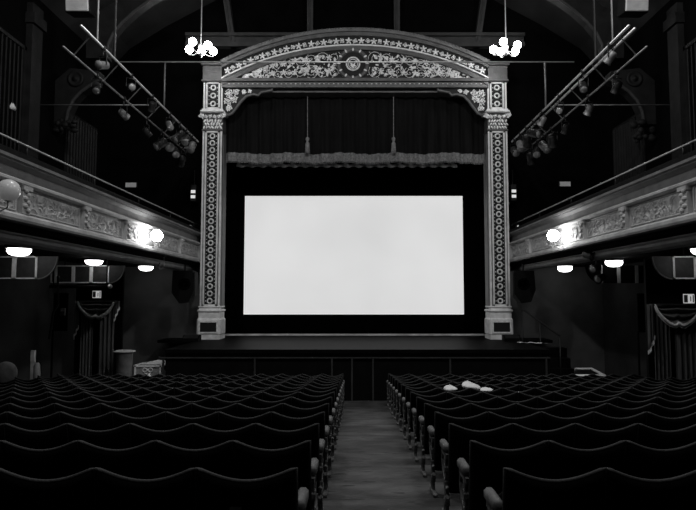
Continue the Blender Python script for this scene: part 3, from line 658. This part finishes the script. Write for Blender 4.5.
# draped doorways: lobby block, swag, tails, curtains, exit sign
def doorway(s, Y, cx, nm, seesign):
    zf_ = fz(Y); ztop = CZ + (-.14 if s < 0 else -.19); hw = .50
    o = MB().box(s * (7.2 if s < 0 else 7.0), s * (8.65 if s < 0 else WX - .01), Y + .45, Y + .55, zf_, CZ + (.95 if s < 0 else .95))
    g = thing('draped_doorway', f'{nm} doorway hung with dark curtains under a pale-fringed swag', 'curtained doorway', (cx, Y + .45, zf_))
    o.build('lobby_panel', 'blackpaint', g)
    MB().box(cx - .42, cx + .42, Y + .43, Y + .46, zf_, ztop - .15).build('door_leaf', 'black', g)
    for side in (-1, 1):
        x0, x1 = (cx - hw, cx - .14) if side < 0 else (cx + .02, cx + hw)
        MB().grid(lambda u, v: (x0 + (x1 - x0) * u, Y + .25 + .05 * math.sin(u * 24 + side), zf_ + .03 + (ztop - .1 - zf_) * v), 60, 6).build('curtain_leaf', 'swagcloth', g, smooth=True, solid=.01)
    # swag of two scallops
    def sw(u): return -.20 - .46 * math.sin(min(1, u * 1.0) * PI) ** .7 + .06 * math.exp(-((u - .5) / .05) ** 2)
    MB().grid(lambda u, v: (cx - hw - .04 + (2 * hw + .08) * u, Y + .12 - .05 * math.sin(v * 18 + 4 * (u - .5) ** 2 * 6), ztop + (sw(u) + .18) * (1 - v) - .0), 48, 26).build('swag', 'swagcloth', g, smooth=True, solid=.01)
    pts = [(cx - hw - .04 + (2 * hw + .08) * k / 40, Y + .05, ztop + sw(k / 40) + .18) for k in range(41)]
    mb = MB()
    for a, b in zip(pts[:-1], pts[1:]):
        for j in range(3):
            t = j / 3; x = a[0] + (b[0] - a[0]) * t; z = a[2] + (b[2] - a[2]) * t; mb.tube([(x, Y + .05, z + .04), (x, Y + .05, z - .07)], .014, 4)
    mb.tube(pts, .03, 6); mb.build('swag_fringe', 'linen', g)
    for side in (-1, 1):
        xs = cx + side * (hw + .02); tl = (.95 if side < 0 else .75)
        def tf(u, v): return (xs + side * (.02 + .14 * u), Y + .14 + .035 * math.sin(u * 14), ztop - (tl - .35 * u * (1 if side > 0 else -1) - .2) * (1 - v) + .02)
        t = MB().grid(tf, 20, 6).build('tail', 'swagcloth', g, smooth=True, solid=.01)
        mb = MB()
        for k in range(14): p = tf(k / 13, 0); mb.tube([(p[0], p[1] - .01, p[2] + .02), (p[0], p[1] - .01, p[2] - .07)], .012, 4)
        mb.build('tail_fringe', 'linen', t)
    MB().box(cx - hw - .06, cx + hw + .06, Y + .06, Y + .3, ztop + .0, ztop + .03).build('pelmet_board', 'timber2', g)
    sx = cx + (-.08 if s < 0 else .38); sz = ztop + (.22 if s < 0 else .15)
    e = thing('exit_sign', f'small lit exit sign over the {nm} draped doorway', 'exit sign', (sx, Y + .3, sz), 'exit signs')
    MB().box(sx - .15, sx + .15, Y + .3, Y + .45, sz - .13, sz + .13, bev=.01).build('housing', 'lampblack', e)
    MB().box(sx - .13, sx + .13, Y + .285, Y + .30, sz - .11, sz + .11).build('face', 'sign', e)
    mb = MB()                                        # dark picture blocks of the sign: doorway and running figure
    mb.box(sx - .12, sx - .03, Y + .28, Y + .287, sz - .09, sz + .09).box(sx + .09, sx + .115, Y + .28, Y + .287, sz - .09, sz + .09).box(sx + .03, sx + .05, Y + .28, Y + .287, sz - .06, sz + .05)
    mb.build('pictogram', 'signink', e)
doorway(-1, 18.2, -7.86, 'smaller', True)
doorway(1, 14.0, 7.55, 'larger', True)
# wall devices
for px, py, Y, lab in ((62.5, 312, 17.4, 'small grey call box on a dark panel by the smaller draped doorway'), (649.5, 313, 17.0, 'small grey call box on the dark wall by the larger draped doorway')):
    v = P(px, py, Y); g = thing('call_box', lab, 'switch box', tuple(v)); s = -1 if v.x < 0 else 1
    MB().box(v.x - .30, v.x + .12, Y + .06, Y + .1, v.z - .55, v.z + .55).tube([(v.x - .3, Y + .08, v.z - .5), (v.x - .3, Y + .08, fz(Y))], .03, 8).build('back_board', 'blackpaint', g)
    MB().box(v.x - .07, v.x + .07, Y, Y + .06, v.z - .11, v.z + .11, bev=.01).build('box', 'plasterd', g)
    MB().box(v.x - .05, v.x + .05, Y - .01, Y, v.z + .02, v.z + .07).build('button_plate', 'greyface', g)
v1, v2 = P(58, 276, 16.0), P(58, 305, 16.0)
tag(MB().tube([v1, v2], .03, 6).tube([v2, v2 + Vector((-.12, 0, -.2)), v2 + Vector((-.2, 0, -.9))], .03, 6).build('conduit_pipe', 'timber2', smooth=True), 'thin vertical pipe under the left-side balcony between the two hanging panels', 'pipe')
v1, v2 = P(50, 286.5, 17.9), P(110, 286.5, 17.9)
g = thing('hanging_rail', 'dark horizontal rail with a shiny end knob in front of the smaller draped doorway', 'rail', tuple(v1))
MB().tube([v1, v2], .05, 8).build('bar', 'blackpaint', g, smooth=True); MB().ball(v2, .07, 10, 7).build('end_knob', 'steel', g, smooth=True)
MB().tube([v2 + Vector((-.1, 0, 0)), (v2.x - .1, v2.y, CZ + 1.13)], .02, 6).tube([v1 + Vector((.1, 0, 0)), (v1.x + .1, v1.y, CZ + 1.13)], .02, 6).build('hanger', 'blackpaint', g)
# notices on the right
v = P(655, 341, 15.2); g = thing('notice_board', 'pale upright notice on a dark stand beside the larger draped doorway', 'notice', (v.x, 15.2, fz(15.2)))
MB().tube([(v.x, 15.25, fz(15.25)), (v.x, 15.25, v.z + .3)], .02, 6).lathe([(.16, 0), (.16, .02), (.03, .03)], (v.x, 15.25, fz(15.25) + .01), 16).build('stand', 'blackpaint', g)
MB().box(v.x - .07, v.x + .05, 15.18, 15.2, v.z - .24, v.z + .24).build('sheet', 'paper', g)
MB().box(v.x + .06, v.x + .20, 15.18, 15.2, v.z - .2, v.z - .02, rot=Matrix.Rotation(R(20), 3, 'Y')).box(v.x + .08, v.x + .2, 15.17, 15.19, v.z + .02, v.z + .2, rot=Matrix.Rotation(R(-15), 3, 'Y')).build('leaflets', 'greyface', g)
# hanging loudspeakers by the arch
for s in (-1, 1):
    v = P(183 if s < 0 else 525, 287, 20.2); zt = CZ + 1.13
    g = thing('hanging_loudspeaker', f'black loudspeaker hung under the {"left-side" if s < 0 else "right-side"} balcony end by the arch', 'loudspeaker', (v.x, 20.2, zt))
    MB().prism_y([(v.x + a, v.z + b) for a, b in ((-.36, .55), (.32, .55), (.36, -.1), (.2, -.5), (-.12, -.55), (-.38, -.2))], 20.2, 20.7).build('cabinet', 'blackpaint', g)
    MB().lathe([(.2, 0), (.2, .03), (.15, .01), (.05, -.02), (.04, .02), (.01, .03)], (v.x - s * .05, 20.2, v.z + .1), 20, rx).build('cone', 'black', g, smooth=True)
    MB().box(v.x - s * .37, v.x - s * .42, 20.15, 20.5, v.z - .3, v.z + .5).build('side_bracket', 'timber', g)
    MB().tube([(v.x, 20.4, v.z + .5), (v.x, 20.4, zt)], .03, 6).build('hanger', 'lampblack', g)
# spotlights clamped under the balconies
for px, py, Y, lab in ((596, 268, 15.0, 'small spotlight clamped beneath the right-side balcony, lens catching light'), (588, 255, 14.9, 'dark round spotlight on the soffit beam of the right-side balcony'), (601, 278, 15.2, 'lowest small dark lamp hanging beneath the right-side balcony')):
    v = P(px, py, Y); g = thing('clamped_spotlight', lab, 'spotlight', (v.x, Y, CZ + .95), 'spotlights under the balcony')
    rt = Matrix.Rotation(R(40 if px < 590 else -60), 3, 'Z') @ Matrix.Rotation(R(110), 3, 'X')
    MB().lathe([(.05, -.14), (.09, -.1), (.1, .1), (.12, .13)], v, 12, rt).build('body', 'lampblack', g, smooth=True)
    MB().lathe([(.09, .12), (.08, .135), (.01, .14)], v, 12, rt).build('lens', 'lens', g, smooth=True)
    MB().tube([v + Vector((0, 0, .08)), (v.x, Y, CZ + 1.13)], .015, 5).build('yoke', 'steeld', g)
c = P(163, 262, 18.0)
tag(MB().tube([c + Vector((.1, 0, .25)), c + Vector((.02, 0, .12)), c + Vector((.04, 0, -.05)), c + Vector((0, 0, -.2)), c + Vector((-.1, 0, -.22)), c + Vector((-.14, 0, -.1)), c + Vector((-.08, 0, -.02))], .018, 6).build('cable_hook', 'steeld', smooth=True), 'small curled cable hook on the left-side balcony soffit beam', 'hook')
# things on the floor, left
Y = 17.7; v = P(124, 380, Y); zf_ = fz(Y); zt = P(0, 351.5, Y).z
g = thing('waste_bin', 'tall round grey waste bin with a wide pale rim by the case', 'bin', (v.x, Y, zf_))
MB().lathe([(.20, zf_ + .01), (.21, zf_ + .1), (.23, zt - .1), (.24, zt - .02), (.22, zt - .03), (.21, zt - .2), (.01, zt - .25)], (v.x, Y, 0), 24).build('body', 'bin', g, smooth=True)
MB().lathe([(.23, zt - .03), (.30, zt - .01), (.30, zt + .02), (.24, zt + .035), (.22, zt + .0)], (v.x, Y, 0), 24).build('rim', 'greyface', g, smooth=True)
v = P(112, 380, 18.1); zt = P(0, 351, 18.1).z
tag(MB().lathe([(.14, 0), (.14, .02), (.03, .05), (.02, .1), (.02, zt - fz(18.1)), (.035, zt - fz(18.1) + .02), (.01, zt - fz(18.1) + .05)], (v.x, 18.1, fz(18.1) + .01), 12).build('rope_barrier_post', 'steeld', smooth=True), 'slim dark metal post standing between draped doorway and waste bin', 'post')
Y = 17.75; a = P(135, 365, Y); b = P(161, 365, Y); zf_ = fz(Y); zt = a.z - .02; Yb = Y + .75
g = thing('flight_case', 'pale-edged square flight case with a round-looped emblem by the stage', 'flight case', ((a.x + b.x) / 2, Y, zf_))
MB().box(a.x, b.x, Y, Yb, zf_ + .08, zt).build('body', 'case', g)
mb = MB(); t = .045
frame_rect(mb, a.x - .01, b.x + .01, Y, zf_ + .08, zt + .01, t)
for x in (a.x, b.x): mb.box(x - .03, x + .03, Y - .02, Yb + .02, zt - .03, zt + .02).box(x - .02, x + .02, Yb - .02, Yb + .02, zf_ + .08, zt)
mb.box(a.x, b.x, Yb - .02, Yb + .03, zt - .03, zt + .02); mb.build('edging', 'casetrim', g)
MB().prism_y([(a.x + .05, zt + .02), (b.x - .02, zt + .02), (b.x - .02, zt + .08), (a.x + .45, zt + .10)], Y + .15, Yb - .1).build('lid_load', 'casetrim', g)
mb = MB(); ex = (a.x + b.x) / 2; ez = P(0, 370, Y).z
for j in (-1, 1): petal_ring(mb, ex + j * .085, ez, .06, Y - .012, 12, .25)
mb.box(ex - .03, ex + .03, Y - .02, Y, ez - .02, ez + .02)
mb.tube([(ex - .08, Y - .012, ez - .10), (ex, Y - .012, ez - .12), (ex + .08, Y - .012, ez - .10)], .014, 5)
for k in range(5): mb.box(ex - .10 + k * .045, ex - .075 + k * .045, Y - .015, Y, ez - .21, ez - .17)
mb.build('emblem', 'casetrim', g)
for x in (a.x + .08, b.x - .08):
    for y in (Y + .08, Yb - .08): MB().lathe([(.04, -.02), (.04, .02)], (x, y, zf_ + .045), 12, Matrix.Rotation(PI / 2, 3, 'Y')).build('caster', 'blackpaint', g)
v = P(150, 379, 17.55); r2 = random.Random(5)
zc = fz(17.55); mb = MB()
mb.grid(lambda u, w_: ((.01 + .16 * math.sin(w_ * PI)) * math.cos(u * 2 * PI) * (1 + .25 * math.sin(u * 19)) + v.x, 17.45 + (.16 * math.sin(w_ * PI)) * math.sin(u * 2 * PI) * .8, zc + .02 + .75 * w_), 24, 8)
tag(mb.build('knotted_bag', 'paper', smooth=True), 'pale crumpled bag standing against the front of the flight case', 'bag')
# extinguisher and round-backed chair, dark cabinet
Y = 15.6; v = P(37, 371, Y); zf_ = fz(Y); g = thing('fire_extinguisher', 'pale fire extinguisher standing by the wall under its sign', 'fire extinguisher', (v.x, Y, zf_ + .55))
MB().box(v.x - .2, v.x + .2, Y - .15, Y + .2, zf_, v.z - .26).build('stand_block', 'blackpaint', g)
MB().lathe([(.07, v.z - .25), (.085, v.z - .22), (.085, v.z + .12), (.05, v.z + .2), (.02, v.z + .22)], (v.x, Y, 0), 14).build('cylinder', 'plaster', g, smooth=True)
MB().box(v.x - .02, v.x + .02, Y - .02, Y + .02, v.z + .2, v.z + .28).tube([(v.x, Y, v.z + .25), (v.x + .09, Y, v.z + .22), (v.x + .11, Y, v.z - .05)], .014, 6).build('valve_and_hose', 'lampblack', g)
v = P(33, 356, 16.0); tag(MB().box(v.x - .05, v.x + .05, 15.97, 16.0, v.z - .14, v.z + .14).box(v.x - .06, v.x + .06, 16.0, 16.03, fz(16), v.z + .15).build('extinguisher_sign', 'greyface'), 'narrow pale instruction plate above the fire extinguisher', 'sign')
Y = 14.6; v = P(6, 371, Y); zf_ = fz(Y)
g = thing('round_back_chair', 'dark padded chair with a tall round back against the side wall', 'chair', (v.x, Y, zf_))
MB().lathe([(.01, -.06), (.22, -.06), (.27, -.03), (.28, .0), (.26, .05), (.2, .07), (.01, .08)], (v.x, Y, v.z - .05), 28, rx).build('backrest', mat('grey_upholstery', .12, .8, .4, 4, .3, 20), g, smooth=True)
MB().box(v.x - .28, v.x + .28, Y - .02, Y + .5, zf_ + .42, zf_ + .52, bev=.03).build('seat', 'cushion', g)
for sx in (-1, 1):
    for y in (Y + .02, Y + .46): MB().tube([(v.x + sx * .24, y, zf_ + .01), (v.x + sx * .24, y, zf_ + .43 if y > Y + .1 else v.z - .1)], .02, 6).build('leg', 'blackpaint', g)
# right: white-edged table, small clutter, stair rail
a = P(575, 376.3, 16.75); zt = a.z
def onz(px, py):
    d = P(px, py, 1.0) - Vector((0, 0, CZ)); k = (zt - CZ) / d.z; return (d.x * k, k)
C4 = [onz(575, 376.3), onz(605, 376.3), onz(592, 369.3), onz(575, 369.3)]
g = thing('white_edged_table', 'low dark table with a broad white edge beside the stage', 'table', (C4[0][0], C4[0][1], fz(C4[0][1])))
MB().add([(x, y, z) for z in (zt - .04, zt) for x, y in C4], [(3, 2, 1, 0), (4, 5, 6, 7), (0, 1, 5, 4), (1, 2, 6, 5), (2, 3, 7, 6), (3, 0, 4, 7)]).build('tabletop', 'blackpaint', g)
mb = MB()
for p_, q_, wz in ((C4[0], C4[1], .055), (C4[1], C4[2], .05), (C4[2], C4[3], .05)):
    n_ = 10
    mb.tube([(p_[0] + (q_[0] - p_[0]) * k / n_, p_[1] + (q_[1] - p_[1]) * k / n_, zt) for k in range(n_ + 1)], wz, 6)
mb.build('white_edge', 'white', g)
for x, y in C4:
    x += .05 if x < 6.9 else -.06; y += .06 if y < 17.5 else -.06
    MB().tube([(x, y, fz(y) + .005), (x, y, zt - .04)], .02, 6).build('leg', 'lampblack', g)
v = P(620, 379, 16.8); zz = v.z - .08; g = thing('side_stool', 'dark stool carrying crumpled pale paper near the white-edged table', 'stool', (v.x, 16.8, fz(16.8)))
MB().lathe([(.16, zz - .03), (.17, zz), (.01, zz)], (v.x, 16.8, 0), 16).build('seat', 'blackpaint', g)
for k in range(3): a_ = 2 * PI * k / 3; MB().tube([(v.x + .1 * math.cos(a_), 16.8 + .1 * math.sin(a_), zz - .03), (v.x + .17 * math.cos(a_), 16.8 + .17 * math.sin(a_), fz(16.8) + .03)], .015, 6).build('leg', 'blackpaint', g)
mb = MB(); rr = random.Random(2)
for k in range(9): mb.ball((v.x + rr.uniform(-.1, .1), 16.8 + rr.uniform(-.08, .08), zz + rr.uniform(.03, .12)), (rr.uniform(.03, .05), .04, rr.uniform(.02, .04)), 5, 4)
tag(mb.build('crumpled_paper', 'greyface'), 'crumpled pale paper lying on the dark stool', 'paper')
p0, p1 = P(522, 309, 20.3), P(560, 336, 18.6)
g = thing('stair_handrail', 'dark sloping handrail of the steps at the right-side stage end', 'handrail', (p1.x, 18.6, fz(18.6)))
MB().tube([p0, p1], .03, 8).build('rail', 'timber', g, smooth=True)
for p in (p0, p0.lerp(p1, .5), p1): MB().tube([p, (p.x, p.y, fz(p.y) + .01)], .022, 6).build('post', 'lampblack', g, smooth=True)
for k in range(6): 
    pass
mb = MB()
for k in range(5): mb.box(5.75, 6.9, 18.5 + k * .3, 20.2, fz(20) + .02 + k * .3, fz(20) + .32 + k * .3)
tag(mb.build('stage_steps', 'blackpaint'), 'dark steps climbing to the stage under the sloping handrail', 'steps')
# ================================================================ SEATING
PITCH = .523; RP = .95; D0 = 3.2
HB = .832; DIP = .072; hw = .258
def ztop(x): return HB - DIP * math.cos(PI / 2 * min(1, abs(x) / hw)) ** .95
def make_seat(s):                                     # s: side of the aisle-side standard (+1 right, -1 left)
    g = bpy.data.objects.new('theatre_seat', None); COL.objects.link(g)
    nx, nz_ = 20, 8; pts = []; mb = MB()
    # closed cross-sections: back face, rounded top, front face
    prof_ = [(-.035, 0), (-.038, .25), (-.042, .5), (-.044, .75), (-.040, .93), (-.028, .98), (0, 1.0), (.028, .98), (.045, .92), (.06, .7), (.06, .4), (.04, .1), (.03, 0)]
    for i in range(nx + 1):
        x = -hw + 2 * hw * i / nx; zt = ztop(x); e = 1 - .45 * max(0, (abs(x) / hw - .9) / .1) ** 2
        for (y, t) in prof_: z = .24 + (zt - .24) * t; mb.v.append((x, y * e + .09 - (z - .24) * .16, z))
    n = len(prof_)
    for i in range(nx):
        for j in range(n): a = i * n + j; b = i * n + (j + 1) % n; mb.f.append((a, b, b + n, a + n))
    mb.f.append(tuple(range(n - 1, -1, -1))); mb.f.append(tuple(nx * n + j for j in range(n)))
    bk = mb.build('backrest', 'velvet', g, smooth=True)
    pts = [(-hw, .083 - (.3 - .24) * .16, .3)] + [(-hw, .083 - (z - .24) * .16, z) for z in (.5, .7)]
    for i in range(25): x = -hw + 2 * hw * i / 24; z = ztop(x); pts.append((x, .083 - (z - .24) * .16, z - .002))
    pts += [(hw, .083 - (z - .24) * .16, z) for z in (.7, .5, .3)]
    MB().tube(pts, .0125, 6).build('lit_edge_roll', 'rim', bk, smooth=True)  # pale tube draws the lit line along the back's edge
    # tip-up seat, folded
    mb = MB().box(-hw + .02, hw - .02, 0, .10, 0, .34, bev=.03); rt = Matrix.Rotation(R(-14), 3, 'X')
    mb.v = [tuple(rt @ Vector(v) + Vector((0, .15, .30))) for v in mb.v]
    mb.build('seat_cushion', 'cushion', g, smooth=True)
    xs = s * (hw + .010)
    mb = MB().box(xs - .016, xs + .016, .13, .20, .0, .55, bev=.006).box(xs - .022, xs + .022, -.02, .34, 0, .035, bev=.008).box(xs - .018, xs + .018, .06, .34, .52, .56)
    mb.tube([(xs, .30, .54), (xs, .34, .46), (xs, .28, .36), (xs, .2, .3), (xs, .10, .26)], .02, 6)
    mb.tube([(xs, .22, .03), (xs, .17, .12), (xs, .10, .2)], .022, 6)
    for z in (.14, .3, .42): mb.lathe([(.04, -.022), (.046, 0), (.04, .022)], (xs, .165, z), 10, Matrix.Rotation(PI / 2, 3, 'Y'))
    mb.build('leg', 'iron', g)
    mb = MB().box(xs - .032, xs + .032, .10, .36, .555, .625, bev=.018)
    mb.build('armrest', 'arm', g, smooth=True)
    return g
protoL, protoR = make_seat(1), make_seat(-1)
ORD = ['first', 'second', 'third', 'fourth', 'fifth', 'sixth', 'seventh', 'eighth', 'ninth', 'tenth', 'eleventh', 'twelfth', 'thirteenth', 'fourteenth', 'fifteenth']
used = {1: False, -1: False}; NROW = 14; seat_at = {}
for k in range(NROW):
    d = D0 + RP * k
    for s in (-1, 1):
        x0 = -.30 if s < 0 else .775 + .006 * k
        edge = (.592 if s < 0 else .575) * (d + .1) + .05
        nmax = 14
        for j in range(nmax):
            xe = x0 + s * PITCH * j
            if abs(xe) > edge: break
            proto = protoL if s < 0 else protoR
            o = copy_tree(proto) if used[s] else proto; used[s] = True
            o.location = (xe + s * (PITCH / 2 + .004), d, fz(d)); o.rotation_euler.x = math.atan(-.087) * 0
            row = ORD[NROW - 1 - k]
            tag(o, f'dark scallop-backed velvet seat, {"left-block" if s < 0 else "right-block"}, {row} row from the stage, {ORD[j]} from aisle', 'theatre seat', f'seats in the {"left" if s < 0 else "right"} block')
            seat_at[(k, s, j)] = o
for (key, dx) in (((0, -1, 0), -.05), ((1, -1, 1), .06)):
    o = seat_at[key]; z = .62
    MB().box(-.03 + dx, .03 + dx, .0, .006, z, z + .02).build('number_plate', 'plasterd', o).location = (0, .083 - (z - .24) * .16 - .05, 0)
# white cloths left over seat backs
def cloth(px0, px1, py0, py1, Y, seed, lab, lean=0):
    a, b = P(px0, py1, Y), P(px1, py0, Y); cx = (a.x + b.x) / 2; hx = (b.x - a.x) / 2; h = b.z - a.z; rr = random.Random(seed)
    def fn(u, v):
        th = u * 2 * PI; ph = v * PI; r = 1 + .16 * noise.noise(Vector((math.cos(th) * 2 + seed, math.sin(th) * 2, v * 3)))
        x = math.sin(ph) * math.cos(th) * hx * r; z = a.z - .03 + (h + .03) * (1 - v) * (r if v < .9 else 1); y = Y + math.sin(ph) * math.sin(th) * .14 * r
        return (cx + x + lean * ((1 - v) - .5), y, z)
    return tag(MB().grid(fn, 28, 14).build('white_cloth_bundle', 'linen', smooth=True), lab, 'cloth', 'white cloths on the seats')
cloth(443, 457, 385, 391, 10.0, 1, 'low rounded white cloth bundle on the seat tops near the stage')
cloth(462, 480, 381.5, 390.5, 10.0, 4, 'taller slanting white cloth bundle on the seat tops near the stage', -.14)
cloth(478, 493, 387.5, 390, 10.0, 7, 'thin flat grey-white cloth end trailing from the slanting bundle')
for o in list(bpy.data.objects):
    if '_b' in o: del o['_b']
